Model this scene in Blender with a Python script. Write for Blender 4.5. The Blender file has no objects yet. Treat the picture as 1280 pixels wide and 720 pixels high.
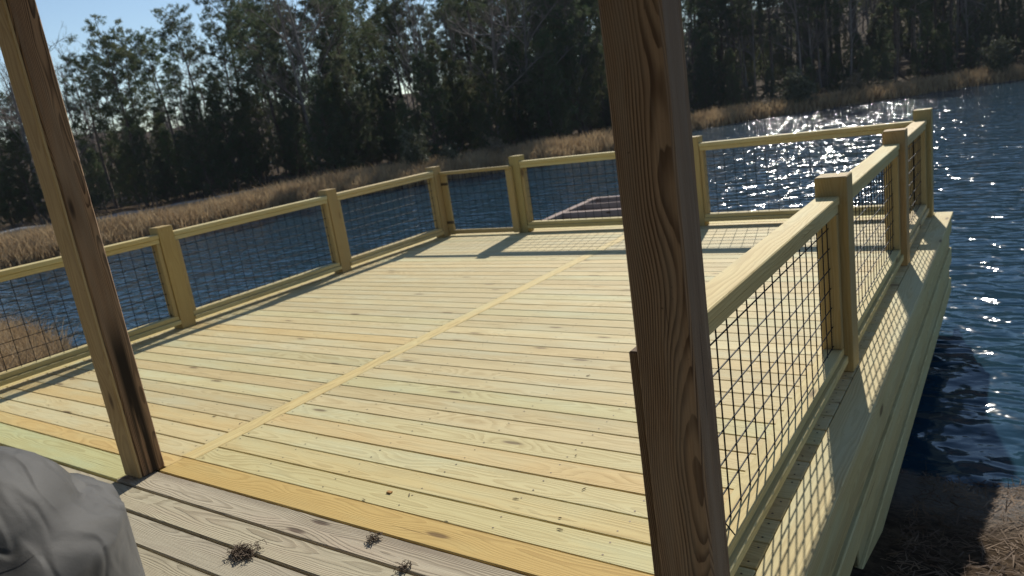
import bpy, math, random
import numpy as np
from mathutils import Matrix, Vector

S = bpy.context.scene
COL = S.collection
R = math.radians
rng = random.Random(7)
NR = np.random.default_rng(11)

# ------------------------------------------------------------------ camera
CAM_H = 1.4586
FPX = 921.76
FW = Vector((-0.5675498, 0.79030458, -0.2308807))
RT = Vector((0.82323249, 0.54921964, -0.14368736))
UP = Vector((-0.01324744, 0.27161823, 0.9623139))
cam_d = bpy.data.cameras.new('camera')
cam = bpy.data.objects.new('camera', cam_d)
COL.objects.link(cam)
cam.matrix_world = Matrix(((RT.x, UP.x, -FW.x, 0), (RT.y, UP.y, -FW.y, 0), (RT.z, UP.z, -FW.z, CAM_H), (0, 0, 0, 1)))
cam_d.sensor_width = 36.0
cam_d.lens = FPX / 1280 * 36
cam_d.clip_start = 0.05
cam_d.clip_end = 2000
cam_d.dof.use_dof = True
cam_d.dof.focus_distance = 2.3
cam_d.dof.aperture_fstop = 4.5
S.camera = cam

def pix(px, py, z=None, dist=None):
    """photo pixel -> point on the level z, or at a horizontal distance"""
    d = FW * FPX + RT * (px - 640) - UP * (py - 360)
    t = (z - CAM_H) / d.z if z is not None else dist / math.hypot(d.x, d.y)
    return Vector((0, 0, CAM_H)) + d * t

# ------------------------------------------------------------------ sky, sun, exposure
SUN_AZ, SUN_EL = R(-13.0), R(34.0)          # azimuth from +Y, negative to -X
world = bpy.data.worlds.new('World')
S.world = world
world.use_nodes = True
wt = world.node_tree
sky = wt.nodes.new('ShaderNodeTexSky')
sky.sky_type = 'NISHITA'
sky.sun_disc = False
sky.sun_elevation = SUN_EL
sky.sun_rotation = SUN_AZ
sky.air_density = 1.0
sky.dust_density = 0.0
sky.ozone_density = 1.6
wt.links.new(sky.outputs[0], wt.nodes['Background'].inputs[0])
wt.nodes['Background'].inputs[1].default_value = 0.10
sun_d = bpy.data.lights.new('sun', 'SUN')
sun_d.energy = 4.9
sun_d.angle = R(0.53)
sun_d.color = (1.0, 0.94, 0.84)
sun = bpy.data.objects.new('sun', sun_d)
COL.objects.link(sun)
sdir = Vector((math.sin(SUN_AZ) * math.cos(SUN_EL), math.cos(SUN_AZ) * math.cos(SUN_EL), math.sin(SUN_EL)))
sun.rotation_euler = sdir.to_track_quat('Z', 'Y').to_euler()
sun.location = sdir * 60
S.view_settings.view_transform = 'Standard'
S.view_settings.look = 'None'
S.view_settings.gamma = 1
S.view_settings.exposure = 0.2
S.view_settings.use_curve_mapping = False
S.render.engine = 'CYCLES'
S.cycles.use_denoising = True
S.cycles.max_bounces = 6
S.cycles.diffuse_bounces = 3
S.cycles.glossy_bounces = 3
S.cycles.transmission_bounces = 3
S.cycles.caustics_reflective = False
S.cycles.caustics_refractive = False
S.cycles.sample_clamp_indirect = 6
HAZE = 0.0003

# ------------------------------------------------------------------ helpers
def tag(o, label=None, cat=None, group=None, kind=None):
    if label: o['label'] = label
    if cat: o['category'] = cat
    if group: o['group'] = group
    if kind: o['kind'] = kind
    return o

def empty(name, loc=(0, 0, 0)):
    o = bpy.data.objects.new(name, None)
    o.empty_display_size = 0.1
    COL.objects.link(o)
    o.location = loc
    return o

def link(name, me, parent=None, mat=None, loc=None, rot=None, color=None):
    o = bpy.data.objects.new(name, me)
    COL.objects.link(o)
    if mat is not None and not me.materials: me.materials.append(mat)
    if loc is not None: o.location = loc
    if rot is not None: o.rotation_euler = rot
    if color is not None: o.color = (*color, 1)
    if parent is not None:
        o.parent = parent
        o.matrix_parent_inverse = Matrix.Translation(-Vector(parent.location))
    return o

def mesh_np(name, V, F, mat=None, smooth=False):
    """F: (n,3) or (n,4) array"""
    V = np.asarray(V, dtype=np.float32); F = np.asarray(F, dtype=np.int32)
    me = bpy.data.meshes.new(name)
    n, k = F.shape
    me.vertices.add(len(V)); me.vertices.foreach_set('co', V.ravel())
    me.loops.add(n * k); me.loops.foreach_set('vertex_index', F.ravel())
    me.polygons.add(n)
    me.polygons.foreach_set('loop_start', np.arange(0, n * k, k, dtype=np.int32))
    me.polygons.foreach_set('loop_total', np.full(n, k, dtype=np.int32))
    if smooth: me.polygons.foreach_set('use_smooth', np.ones(n, dtype=bool))
    me.update(calc_edges=True)
    if mat: me.materials.append(mat)
    return me

def chamfer_box(name, L, W, H, c, mat):
    """box L x W x H about its centre with chamfered edges, 44 triangles"""
    h = (L / 2, W / 2, H / 2)
    verts, idx = [], {}
    for sx in (-1, 1):
        for sy in (-1, 1):
            for sz in (-1, 1):
                for ax in range(3):
                    p = [sx * (h[0] - c), sy * (h[1] - c), sz * (h[2] - c)]
                    p[ax] = (sx, sy, sz)[ax] * h[ax]
                    idx[(sx, sy, sz, ax)] = len(verts); verts.append(p)
    F = []
    for ax in range(3):
        a, b = [i for i in range(3) if i != ax]
        for s in (-1, 1):
            q = []
            for sa, sb in ((-1, -1), (1, -1), (1, 1), (-1, 1)):
                k = [0, 0, 0]; k[ax] = s; k[a] = sa; k[b] = sb
                q.append(idx[(*k, ax)])
            F.append(q)
    for ax in range(3):                                    # edge strips along axis ax
        a, b = [i for i in range(3) if i != ax]
        for sa in (-1, 1):
            for sb in (-1, 1):
                q = []
                for s, f in ((-1, a), (1, a), (1, b), (-1, b)):
                    k = [0, 0, 0]; k[ax] = s; k[a] = sa; k[b] = sb
                    q.append(idx[(*k, f)])
                F.append(q)
    for sx in (-1, 1):
        for sy in (-1, 1):
            for sz in (-1, 1):
                F.append([idx[(sx, sy, sz, i)] for i in range(3)])
    me = bpy.data.meshes.new(name)
    me.from_pydata(verts, [], F)
    # consistent outward normals
    import bmesh
    bm = bmesh.new(); bm.from_mesh(me)
    bmesh.ops.recalc_face_normals(bm, faces=bm.faces)
    bm.to_mesh(me); bm.free()
    if mat: me.materials.append(mat)
    return me

_cache = {}
def timber(name, x0, x1, y0, y1, z0, z1, mat, parent=None, color=(1, 1, 1), chamfer=0.003, axis=None, jitter=0.0):
    """a piece of lumber; the grain runs along its longest side (local X)"""
    d = (x1 - x0, y1 - y0, z1 - z0)
    if axis is None: axis = max(range(3), key=lambda i: d[i])
    if axis == 0: size, rot = (d[0], d[1], d[2]), (0, 0, 0)
    elif axis == 1: size, rot = (d[1], d[0], d[2]), (0, 0, math.pi / 2)
    else: size, rot = (d[2], d[1], d[0]), (0, -math.pi / 2, 0)
    key = (round(size[0], 4), round(size[1], 4), round(size[2], 4), mat.name, chamfer)
    if key not in _cache: _cache[key] = chamfer_box(name, *size, chamfer, mat)
    loc = Vector(((x0 + x1) / 2, (y0 + y1) / 2, (z0 + z1) / 2))
    if jitter: rot = (rot[0] + rng.uniform(-jitter, jitter), rot[1] + rng.uniform(-jitter, jitter) * .2, rot[2] + rng.uniform(-jitter, jitter) * .1)
    return link(name, _cache[key], parent, None, loc, rot, color)

def tube_np(P, rad, sides=5, close=False):
    """polyline tube, returns V, F(quads)"""
    P = np.asarray(P, float); n = len(P); rad = np.broadcast_to(np.asarray(rad, float), (n,))
    T = np.gradient(P, axis=0); T /= np.linalg.norm(T, axis=1)[:, None] + 1e-9
    ref = np.array([0, 0, 1.0]) if abs(T[0][2]) < .9 else np.array([1.0, 0, 0])
    A = np.cross(T, ref); A /= np.linalg.norm(A, axis=1)[:, None] + 1e-9
    B = np.cross(T, A)
    a = np.arange(sides) * 2 * math.pi / sides
    V = (P[:, None, :] + rad[:, None, None] * (np.cos(a)[None, :, None] * A[:, None, :] + np.sin(a)[None, :, None] * B[:, None, :])).reshape(-1, 3)
    F = []
    for i in range(n - 1):
        for k in range(sides):
            k2 = (k + 1) % sides
            F.append((i * sides + k, i * sides + k2, (i + 1) * sides + k2, (i + 1) * sides + k))
    return V, F

class Acc:
    def __init__(s): s.V = []; s.F = []; s.n = 0
    def add(s, V, F):
        s.V.append(np.asarray(V, float)); s.F.append(np.asarray(F, int) + s.n); s.n += len(V)
    def mesh(s, name, mat, smooth=False): return mesh_np(name, np.concatenate(s.V), np.concatenate(s.F), mat, smooth)

# ------------------------------------------------------------------ materials
class NT:
    def __init__(s, name):
        s.m = bpy.data.materials.new(name); s.m.use_nodes = True
        s.t = s.m.node_tree; s.b = s.t.nodes['Principled BSDF']; s.out = s.t.nodes['Material Output']
    def put(s, sock, v):
        if isinstance(v, bpy.types.NodeSocket): s.t.links.new(v, sock)
        elif v is not None: sock.default_value = v
    def node(s, typ, **kw):
        n = s.t.nodes.new(typ)
        for k, v in kw.items(): setattr(n, k, v)
        return n
    def math(s, op, a, b=None, c=None, clamp=False):
        n = s.node('ShaderNodeMath', operation=op, use_clamp=clamp)
        for i, v in enumerate((a, b, c)): s.put(n.inputs[i], v)
        return n.outputs[0]
    def mix(s, f, a, b, blend='MIX'):
        n = s.node('ShaderNodeMix', data_type='RGBA', blend_type=blend)
        s.put(n.inputs[0], f)
        for i, v in ((6, a), (7, b)):
            if isinstance(v, tuple) and len(v) == 3: v = (*v, 1)
            s.put(n.inputs[i], v)
        return n.outputs[2]
    def noise(s, vec, scale=1, detail=2, rough=.5, dist=0):
        n = s.node('ShaderNodeTexNoise')
        if vec is not None: s.put(n.inputs['Vector'], vec)
        n.inputs['Scale'].default_value = scale; n.inputs['Detail'].default_value = detail
        n.inputs['Roughness'].default_value = rough; n.inputs['Distortion'].default_value = dist
        return n.outputs[0]
    def comb(s, x, y, z):
        n = s.node('ShaderNodeCombineXYZ')
        for i, v in enumerate((x, y, z)): s.put(n.inputs[i], v)
        return n.outputs[0]
    def smooth(s, v, a, b, lo=0.0, hi=1.0):
        n = s.node('ShaderNodeMapRange', interpolation_type='SMOOTHSTEP')
        s.put(n.inputs[0], v)
        for i, q in zip((1, 2, 3, 4), (a, b, lo, hi)): n.inputs[i].default_value = q
        return n.outputs[0]
    def bump(s, h, strength, dist, normal=None):
        n = s.node('ShaderNodeBump'); s.put(n.inputs['Height'], h)
        n.inputs['Strength'].default_value = strength; n.inputs['Distance'].default_value = dist
        if normal is not None: s.put(n.inputs['Normal'], normal)
        return n.outputs[0]

def wood(name, light, dark, freq=130, contrast=.55, fibre=.25, rough=.75, knot=(.09, .05, .025), blotch=None, blotch_amt=.0, bump=.0012, knot_amt=.9, warp=.02, stain=None, weather=None):
    n = NT(name); M = n.math
    tc = n.node('ShaderNodeTexCoord'); oi = n.node('ShaderNodeObjectInfo')
    sp = n.node('ShaderNodeSeparateXYZ'); n.put(sp.inputs[0], tc.outputs['Object'])
    x, y, z = sp.outputs
    rnd = oi.outputs['Random']
    f1 = M('FRACT', M('MULTIPLY', rnd, 7.31)); f2 = M('FRACT', M('MULTIPLY', rnd, 23.7))
    X = M('ADD', x, M('MULTIPLY', rnd, 90.0))
    # growth rings round a pith beside the board
    lo = n.noise(n.comb(M('MULTIPLY', X, .9), M('MULTIPLY', y, 2.5), M('ADD', M('MULTIPLY', z, 2.5), f1)), 1, 2)
    lo2 = n.noise(n.comb(M('MULTIPLY', X, 1.1), M('ADD', M('MULTIPLY', y, 3), 8.), M('MULTIPLY', z, 3.)), 1, 2)
    vor = n.node('ShaderNodeTexVoronoi'); vor.inputs['Scale'].default_value = 1
    n.put(vor.inputs['Vector'], n.comb(M('MULTIPLY', X, 2.0), M('MULTIPLY', M('ADD', y, f1), 8.5), M('MULTIPLY', M('ADD', z, f2), 5.0)))
    vs = n.node('ShaderNodeSeparateColor'); n.put(vs.inputs[0], vor.outputs['Color'])
    kd = M('ADD', vor.outputs['Distance'], n.smooth(vs.outputs[0], .38, .42, 9.0, 0.0))
    halo = n.smooth(kd, .62, .05)
    yy = M('ADD', M('SUBTRACT', y, M('MULTIPLY', M('SUBTRACT', f1, .5), .12)), M('MULTIPLY', M('SUBTRACT', lo, .5), warp * 5))
    zz = M('ADD', M('ADD', z, M('ADD', .015, M('MULTIPLY', f2, .07))), M('MULTIPLY', M('SUBTRACT', lo2, .5), warp * 3.5))
    r = M('SQRT', M('ADD', M('MULTIPLY', yy, yy), M('MULTIPLY', zz, zz)))
    wob = n.noise(n.comb(M('MULTIPLY', X, 5.0), M('MULTIPLY', y, 28.0), M('MULTIPLY', z, 28.0)), 1, 2, .5)
    t = M('ADD', M('ADD', M('MULTIPLY', r, freq), M('MULTIPLY', wob, 1.1)), M('MULTIPLY', halo, 3.2))
    saw = M('FRACT', t)
    ring = M('MULTIPLY', n.smooth(saw, .25, .88), n.smooth(saw, 1.0, .93))
    rmod = n.noise(n.comb(M('MULTIPLY', X, .8), M('MULTIPLY', y, 17.0), M('MULTIPLY', z, 17.0)), 1, 3, .6)
    ring = M('MULTIPLY', ring, n.smooth(rmod, .30, .62, .45, 1.2))
    fib = n.noise(n.comb(M('MULTIPLY', X, 5.0), M('MULTIPLY', y, 260.0), M('MULTIPLY', z, 260.0)), 1, 2, .6)
    blo = n.noise(n.comb(M('MULTIPLY', X, 1.4), M('MULTIPLY', y, 7.0), M('ADD', M('MULTIPLY', z, 7.0), f2)), 1, 3, .6)
    col = n.mix(M('MULTIPLY', ring, contrast), light, dark)
    col = n.mix(n.smooth(fib, .25, .75, 0.0, fibre), col, dark)
    if blotch: col = n.mix(n.smooth(blo, .42, .72, 0.0, blotch_amt), col, blotch)
    if weather:                                            # grey surface weathering with its own patches
        wn = n.noise(n.comb(M('MULTIPLY', X, 2.2), M('MULTIPLY', y, 22.0), M('MULTIPLY', z, 22.0)), 1, 4, .65)
        col = n.mix(n.smooth(wn, .42, .68, 0.0, weather[1]), col, weather[0])
    if stain:                                              # dark water stain running down along the grain
        sn = n.noise(n.comb(M('MULTIPLY', X, 1.6), M('MULTIPLY', y, 26.0), M('MULTIPLY', z, 26.0)), 1, 3, .6)
        low = n.smooth(x, stain[1], stain[2])
        core = n.smooth(M('ABSOLUTE', M('ADD', y, .006)), .042, .016)
        col = n.mix(M('MULTIPLY', M('MULTIPLY', low, core), n.smooth(sn, .26, .44)), col, stain[0])
    kc = n.smooth(kd, .15, .06, 0.0, knot_amt)
    col = n.mix(n.smooth(kd, .40, .12, 0.0, .35 * knot_amt), col, dark)
    col = n.mix(kc, col, knot)
    chk = n.noise(n.comb(M('MULTIPLY', X, 1.2), M('MULTIPLY', y, 75.0), M('MULTIPLY', z, 75.0)), 1, 2, .5)
    crack = n.smooth(chk, .735, .80)
    col = n.mix(M('MULTIPLY', crack, .75), col, knot)
    col = n.mix(1.0, col, oi.outputs['Color'], 'MULTIPLY')
    spk = n.noise(n.comb(M('MULTIPLY', X, 55.0), M('MULTIPLY', y, 70.0), M('MULTIPLY', z, 70.0)), 1, 3, .6)
    col = n.mix(n.smooth(spk, .69, .76, 0.0, .55), col, knot)
    n.put(n.b.inputs['Base Color'], col)
    n.b.inputs['Roughness'].default_value = rough
    n.b.inputs['Specular IOR Level'].default_value = .25
    hgt = M('SUBTRACT', M('ADD', M('MULTIPLY', ring, .5), M('MULTIPLY', fib, .5)), M('ADD', M('MULTIPLY', crack, 1.5), kc))
    n.put(n.b.inputs['Normal'], n.bump(hgt, .7, bump))
    return n.m

def plain(name, col, rough=.7, metal=0.0, nscale=None, ncol=None, bump=0, spec=.4):
    n = NT(name)
    c = (*col, 1)
    if nscale:
        tc = n.node('ShaderNodeTexCoord')
        f = n.noise(tc.outputs['Object'], nscale, 4, .6)
        c = n.mix(n.smooth(f, .35, .65), col, ncol)
        if bump: n.put(n.b.inputs['Normal'], n.bump(f, .6, bump))
    n.put(n.b.inputs['Base Color'], c)
    n.b.inputs['Roughness'].default_value = rough; n.b.inputs['Metallic'].default_value = metal
    n.b.inputs['Specular IOR Level'].default_value = spec
    return n.m

M_NEW = wood('treated_pine', (.62, .53, .295), (.41, .31, .145), freq=120, contrast=.50, fibre=.34, blotch=(.55, .55, .37), blotch_amt=.5, knot=(.12, .075, .035), knot_amt=.8)
M_POST = wood('treated_pine_post', (.43, .325, .15), (.32, .215, .08), freq=80, contrast=.45, fibre=.25, blotch=(.35, .30, .15), blotch_amt=.35, knot=(.10, .06, .03), knot_amt=.8, warp=.012)
M_OLD = wood('weathered_deck_pine', (.475, .43, .32), (.25, .21, .145), freq=190, contrast=.60, fibre=.45, blotch=(.36, .29, .22), blotch_amt=.5, knot=(.10, .07, .05), rough=.85, bump=.003, warp=.018)
M_PIL = wood('aged_porch_post', (.34, .235, .145), (.075, .043, .025), freq=215, contrast=1.0, fibre=.35, blotch=(.24, .17, .11), blotch_amt=.5, knot=(.03, .018, .012), rough=.8, bump=.003, warp=.022, weather=((.27, .22, .16), .35))
M_PILST = wood('aged_stained_porch_post', (.37, .235, .135), (.055, .028, .016), freq=215, contrast=1.0, fibre=.35, blotch=(.24, .17, .11), blotch_amt=.5, knot=(.03, .018, .012), rough=.8, bump=.003, warp=.022, stain=((.022, .015, .01), -.48, -.78), weather=((.27, .22, .16), .3))
M_FACE = wood('pale_facing_board', (.50, .38, .20), (.30, .20, .09), freq=90, contrast=.5, fibre=.4, blotch=(.36, .28, .16), blotch_amt=.5, knot=(.08, .045, .025))
M_DOCK = wood('old_dock_timber', (.36, .27, .23), (.24, .17, .13), freq=90, contrast=.4, fibre=.4, rough=.85)
M_WIRE = plain('black_wire', (.010, .010, .011), .55, 0.0, spec=.2)
M_SCREW = plain('screw_head', (.10, .075, .05), .5, .5)
M_JOIST = plain('joist_wood', (.30, .26, .15), .8, 0, 9, (.20, .17, .09))

# ------------------------------------------------------------------ ground, water, road
ZW = -1.0
far_px = [(-260, 392), (-120, 366), (0, 341), (80, 323), (157, 306), (220, 293), (290, 277), (331, 267), (430, 248), (560, 226), (700, 203), (780, 186), (854, 166), (935, 151), (1000, 141), (1140, 120), (1280, 99), (1420, 80), (1560, 62)]
FAR = [pix(px, py, ZW) for px, py in far_px]
near_xy = [(60, 40), (40, 18), (22, 9.0), (10, 5.9), (4, 5.1), (1.2, 4.85), (.35, 4.72), (-.15, 4.50), (-.6, 4.55), (-2.5, 4.3), (-6, 3.9), (-9, 3.7), (-10.8, 4.1), (-12.0, 4.7), (-13.4, 5.0), (-14.8, 4.6), (-17, 3.8), (-21, 3.2), (-27, 2.5), (-33, 3.2)]
POND = np.array([(p.x, p.y) for p in FAR] + near_xy)

def sdist(P):
    """signed distance to the shore, positive on land"""
    P = np.asarray(P, float); best = np.full(len(P), 1e9); inside = np.zeros(len(P), bool)
    n = len(POND)
    for i in range(n):
        a, b = POND[i], POND[(i + 1) % n]; ab = b - a
        t = np.clip(((P - a) @ ab) / (ab @ ab), 0, 1)
        best = np.minimum(best, np.linalg.norm(P - (a + t[:, None] * ab), axis=1))
        c = ((a[1] > P[:, 1]) != (b[1] > P[:, 1]))
        xi = (b[0] - a[0]) * (P[:, 1] - a[1]) / (b[1] - a[1] + 1e-12) + a[0]
        inside ^= c & (P[:, 0] < xi)
    return np.where(inside, -best, best)

def vnoise(P, s, seed=0):
    """cheap smooth value noise"""
    Q = np.asarray(P, float) * s + seed * 17.3
    i = np.floor(Q).astype(int); f = Q - i; f = f * f * (3 - 2 * f)
    def h(a, b): return (np.sin(a * 127.1 + b * 311.7 + seed) * 43758.5453) % 1.0
    return (h(i[:, 0], i[:, 1]) * (1 - f[:, 0]) + h(i[:, 0] + 1, i[:, 1]) * f[:, 0]) * (1 - f[:, 1]) + (h(i[:, 0], i[:, 1] + 1) * (1 - f[:, 0]) + h(i[:, 0] + 1, i[:, 1] + 1) * f[:, 0]) * f[:, 1]

def height(P):
    P = np.asarray(P, float)
    d = sdist(P); x, y = P[:, 0], P[:, 1]
    near = 1 / (1 + np.exp((y - 8.5 + .25 * np.minimum(x + 10, 0)) * 2.0))
    near = np.where(x > 15, 1 / (1 + np.exp((y - .25 * x - 6) * .8)), near)
    dl = np.maximum(d, 0)
    zn = ZW + np.minimum(.26 * dl, .50 + .012 * dl)
    az = np.arctan2(x, np.maximum(y, .01))
    hill = np.clip((az + .50) / .45, 0, 1)
    zf = ZW + .22 * np.minimum(dl, 1.2) + .018 * np.clip(dl, 0, 60) + hill * .05 * np.clip(dl - 9, 0, 70) + (.48 + .52 * hill) * .20 * np.clip(dl - 46, 0, 90)
    z = near * zn + (1 - near) * zf
    z = np.where(d < 0, ZW + np.maximum(d * .28, -1.6), z)
    z += (vnoise(P, 1.3, 1) - .5) * .08 * np.clip(dl, 0, 1) + (vnoise(P, .25, 2) - .5) * .5 * np.clip(dl / 15, 0, 1) + (vnoise(P, .06, 3) - .5) * 3.5 * np.clip((dl - 40) / 40, 0, 1)
    return z

def axis_grid(lo, hi, step, far_lo, far_hi, n=34):
    mid = np.arange(lo, hi, step)
    a = lo - np.geomspace(step, lo - far_lo, n)[::-1]; b = hi + np.geomspace(step * .5, far_hi - hi, n)
    return np.concatenate([a, mid, b])
gx = np.unique(np.concatenate([axis_grid(-46, 26, .7, -260, 260), np.arange(-1.5, 4, .12)]))
gy = np.unique(np.concatenate([axis_grid(-6, 84, .7, -120, 330), np.arange(1.5, 7, .12)]))
GX, GY = np.meshgrid(gx, gy)
GP = np.stack([GX.ravel(), GY.ravel()], 1)
GZ = height(GP)
w_, h_ = len(gx), len(gy)
ii = (np.arange(h_ - 1)[:, None] * w_ + np.arange(w_ - 1)[None, :]).ravel()
GF = np.stack([ii, ii + 1, ii + w_ + 1, ii + w_], 1)

n = NT('bank_soil'); M = n.math
tc = n.node('ShaderNodeTexCoord'); pos = tc.outputs['Object']
a1 = n.noise(pos, 2.2, 6, .65); a2 = n.noise(pos, 26, 6, .7); a3 = n.noise(pos, .25, 3, .5)
c = n.mix(n.smooth(a1, .35, .65), (.050, .034, .022), (.105, .074, .048))
c = n.mix(n.smooth(a2, .40, .62, 0, .75), c, (.028, .019, .013))
c = n.mix(n.smooth(a3, .45, .60, 0, .5), c, (.11, .08, .048))
n.put(n.b.inputs['Base Color'], c)
geo = n.node('ShaderNodeNewGeometry'); sz = n.node('ShaderNodeSeparateXYZ'); n.put(sz.inputs[0], geo.outputs['Position'])
n.put(n.b.inputs['Roughness'], n.smooth(sz.outputs[2], ZW + .03, ZW + .22, .32, .9))
n.put(n.b.inputs['Normal'], n.bump(M('ADD', a2, M('MULTIPLY', a1, 1.5)), .9, .035))
n.put(n.b.inputs['Specular IOR Level'], n.smooth(sz.outputs[2], ZW + .03, ZW + .22, .5, .03))
M_SOIL = n.m
tag(link('ground', mesh_np('ground', np.column_stack([GP, GZ]), GF, M_SOIL, True)), kind='structure')

n = NT('pond_water'); M = n.math
tc = n.node('ShaderNodeTexCoord'); sp = n.node('ShaderNodeSeparateXYZ'); n.put(sp.inputs[0], tc.outputs['Object'])
x, y = sp.outputs[0], sp.outputs[1]
def wv(xo, yo, sx, sy, seed, detail, rot):
    ca, sa = math.cos(rot), math.sin(rot); px_ = M('ADD', x, xo); py_ = M('ADD', y, yo)
    u = M('ADD', M('MULTIPLY', px_, ca * sx), M('MULTIPLY', py_, sa * sx)); v = M('ADD', M('MULTIPLY', px_, -sa * sy), M('MULTIPLY', py_, ca * sy))
    return n.noise(n.comb(u, v, seed), 1, detail, .5, .3)
def wave_height(xo, yo):
    a = M('MULTIPLY', wv(xo, yo, .75, 1.15, 3.1, 1, .25), .10)
    b = M('MULTIPLY', wv(xo, yo, 2.9, 4.8, 7.7, 1, -.12), .072)
    c = M('MULTIPLY', wv(xo, yo, 10.0, 14.0, 1.3, 1, .35), .0065)
    return M('ADD', a, M('ADD', b, c))
EPS = .015
h0, hx, hy = wave_height(0, 0), wave_height(EPS, 0), wave_height(0, EPS)
nv = n.comb(M('MULTIPLY', M('SUBTRACT', h0, hx), 1 / EPS), M('MULTIPLY', M('SUBTRACT', h0, hy), 1 / EPS), 1.0)
nn = n.node('ShaderNodeVectorMath', operation='NORMALIZE'); n.put(nn.inputs[0], nv)
n.b.inputs['Base Color'].default_value = (.013, .040, .064, 1)
n.b.inputs['Roughness'].default_value = .085
n.b.inputs['IOR'].default_value = 1.333
n.put(n.b.inputs['Normal'], nn.outputs[0])
M_WATER = n.m
# the water sheet covers the pond only (the ground dips below it)
wv_ = [(-60, -1), (60, -1), (60, 110), (-60, 110)]
tag(link('water', mesh_np('water', [(-75, 2, ZW), (90, 2, ZW), (90, 130, ZW), (-75, 130, ZW)], [(0, 1, 2, 3)], M_WATER)), kind='structure')

# ------------------------------------------------------------------ the new deck
XL_IN, XR_OUT = -6.177, -.658          # inner face of the left posts, outer face of the right posts
DX0, DX1 = -6.318, -.655               # ends of the deck boards
XE0, XE1 = -6.462, -.514               # outer edges of the border boards
XC1, XC2 = -3.532, -3.418              # centre board
YG0, YG1 = 1.676, 1.820                # front border board
PITCH = .1432
GAP = .0062
YB1 = 7.565
T = .036
deck = empty('timber_deck', (-3.5, 4.6, -.6))
tag(deck, 'new pale pine deck of parallel boards with a lengthwise centre board, over the pond', 'deck')

def tint():
    r = rng.random(); v = rng.uniform(.86, 1.10)
    v = rng.uniform(.90, 1.06)
    if r < .12: c = (1.02, .96, .88)      # orange
    elif r < .26: c = (.97, 1.0, .95)     # green
    elif r < .55: c = (1.02, .99, .93)
    else: c = (1.0, .98, .95)
    return tuple(min(1.15, k * v) for k in c)

row_y = []
k = 0
while True:
    y0 = YG1 + GAP / 2 + k * PITCH
    if y0 + PITCH > YB1 + .03: break
    row_y.append(y0); k += 1
ROWS = len(row_y)
pitch2 = (YB1 - row_y[0]) / ROWS
row_y = [row_y[0] + i * pitch2 for i in range(ROWS)]
acc_screw = Acc()
a6 = np.arange(6) * math.pi / 3
def screw(x, y, z=.0006, r=.0042):
    V = np.column_stack([x + r * np.cos(a6), y + r * np.sin(a6), np.full(6, z)])
    acc_screw.add(V, [(0, 1, 2, 3), (0, 3, 4, 5)])
ORANGE = {1: (0, 3), 0: (9, 8)}
for side, (xa, xb) in enumerate(((DX0, XC1 - .0015), (XC2 + .0015, DX1))):
    for i, y0 in enumerate(row_y):
        c = tint()
        if side == 1 and i == 3: c = (1.04, .93, .78)
        if side == 1 and i == 7: c = (.94, 1.0, .94)
        if side == 1 and i == 0: c = (.97, 1.0, .90)
        if side == 1 and i == 1: c = (1.01, .97, .82)
        if side == 0 and i in (2, 12): c = (1.04, .94, .78)
        w = pitch2 - GAP
        timber('deck_board', xa, xb, y0, y0 + w, -T, rng.uniform(-.0012, .0002), M_NEW, deck, c, .003)
        nj = 7
        for j in range(nj):
            xs = xa + .03 + (xb - xa - .06) * j / (nj - 1)
            for q in (.03, w - .03):
                if rng.random() < .93: screw(xs + rng.uniform(-.008, .008), y0 + q + rng.uniform(-.006, .006))
timber('centre_board', XC1, XC2, YG1 + .003, YB1 - .002, -T, .0008, M_NEW, deck, (1.08, 1.0, .80))
timber('border_board', -3.49, -.66, YG0, YG1, -T, .0005, M_NEW, deck, (.93, .77, .48))
timber('border_board', -6.46, -3.493, YG0 + .04, YG1, -T, -.0005, M_NEW, deck, (1.02, .86, .60))
timber('border_board', -6.46, -3.64, YG0 - .137, YG0 + .034, -T, -.001, M_NEW, deck, (.86, .97, .84))
timber('border_board', DX1 + .003, XE1, 1.68, YB1 + .145, -T, .0004, M_NEW, deck, (.98, .96, .88))
timber('border_board', XE0, DX0 - .003, 1.68, YB1 + .145, -T, .0004, M_NEW, deck, (1.0, .95, .72))
timber('border_board', DX0, DX1, YB1 + .003, YB1 + .145, -T, .0002, M_NEW, deck, (1.0, .97, .74))
for i in range(5):                                          # fascia courses
    z1 = -T - .004 - .1440 * i
    ys = (1.70, 1.70, 1.70, 2.95, 2.95)[i]
    off = (.0, -.018, -.002, -.020, -.006)[i]
    timber('fascia_board', XE1 - .050 + off, XE1 - .012 + off, ys, YB1 + .130, z1 - .1370, z1, M_NEW, deck, (.90, .86, .72) if i % 2 else (.97, .95, .80), .005)
    if i < 4:
        timber('fascia_board', XE0 + .012, XE0 + .050, 1.70 if i < 3 else 4.2, YB1 + .130, z1 - .1395, z1, M_NEW, deck, (.9, .9, .7))
        timber('fascia_board', XE0 + .053, XE1 - .062, YB1 + .092, YB1 + .130, z1 - .1395, z1, M_NEW, deck, (.9, .9, .7))
o = link('screw_heads', acc_screw.mesh('screw_heads', M_SCREW), deck); o['kind'] = 'stuff'
for i in range(9):                                          # joists and legs below
    xj = -6.2 + i * (5.5 / 8)
    timber('joist', xj - .019, xj + .019, 1.73, YB1 + .08, -.215, -T - .004, M_JOIST, deck)
for xj in (-6.2, -4.37, -2.53, -.70):
    for yj in (2.3, 4.6, 7.3):
        zg = float(height([(xj, yj)])[0]) - .25
        timber('leg', xj - .07 + (.02 if xj < -3 else -.02), xj + .07 + (.02 if xj < -3 else -.02), yj - .07, yj + .07, zg, -.217, M_POST, deck)

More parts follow.
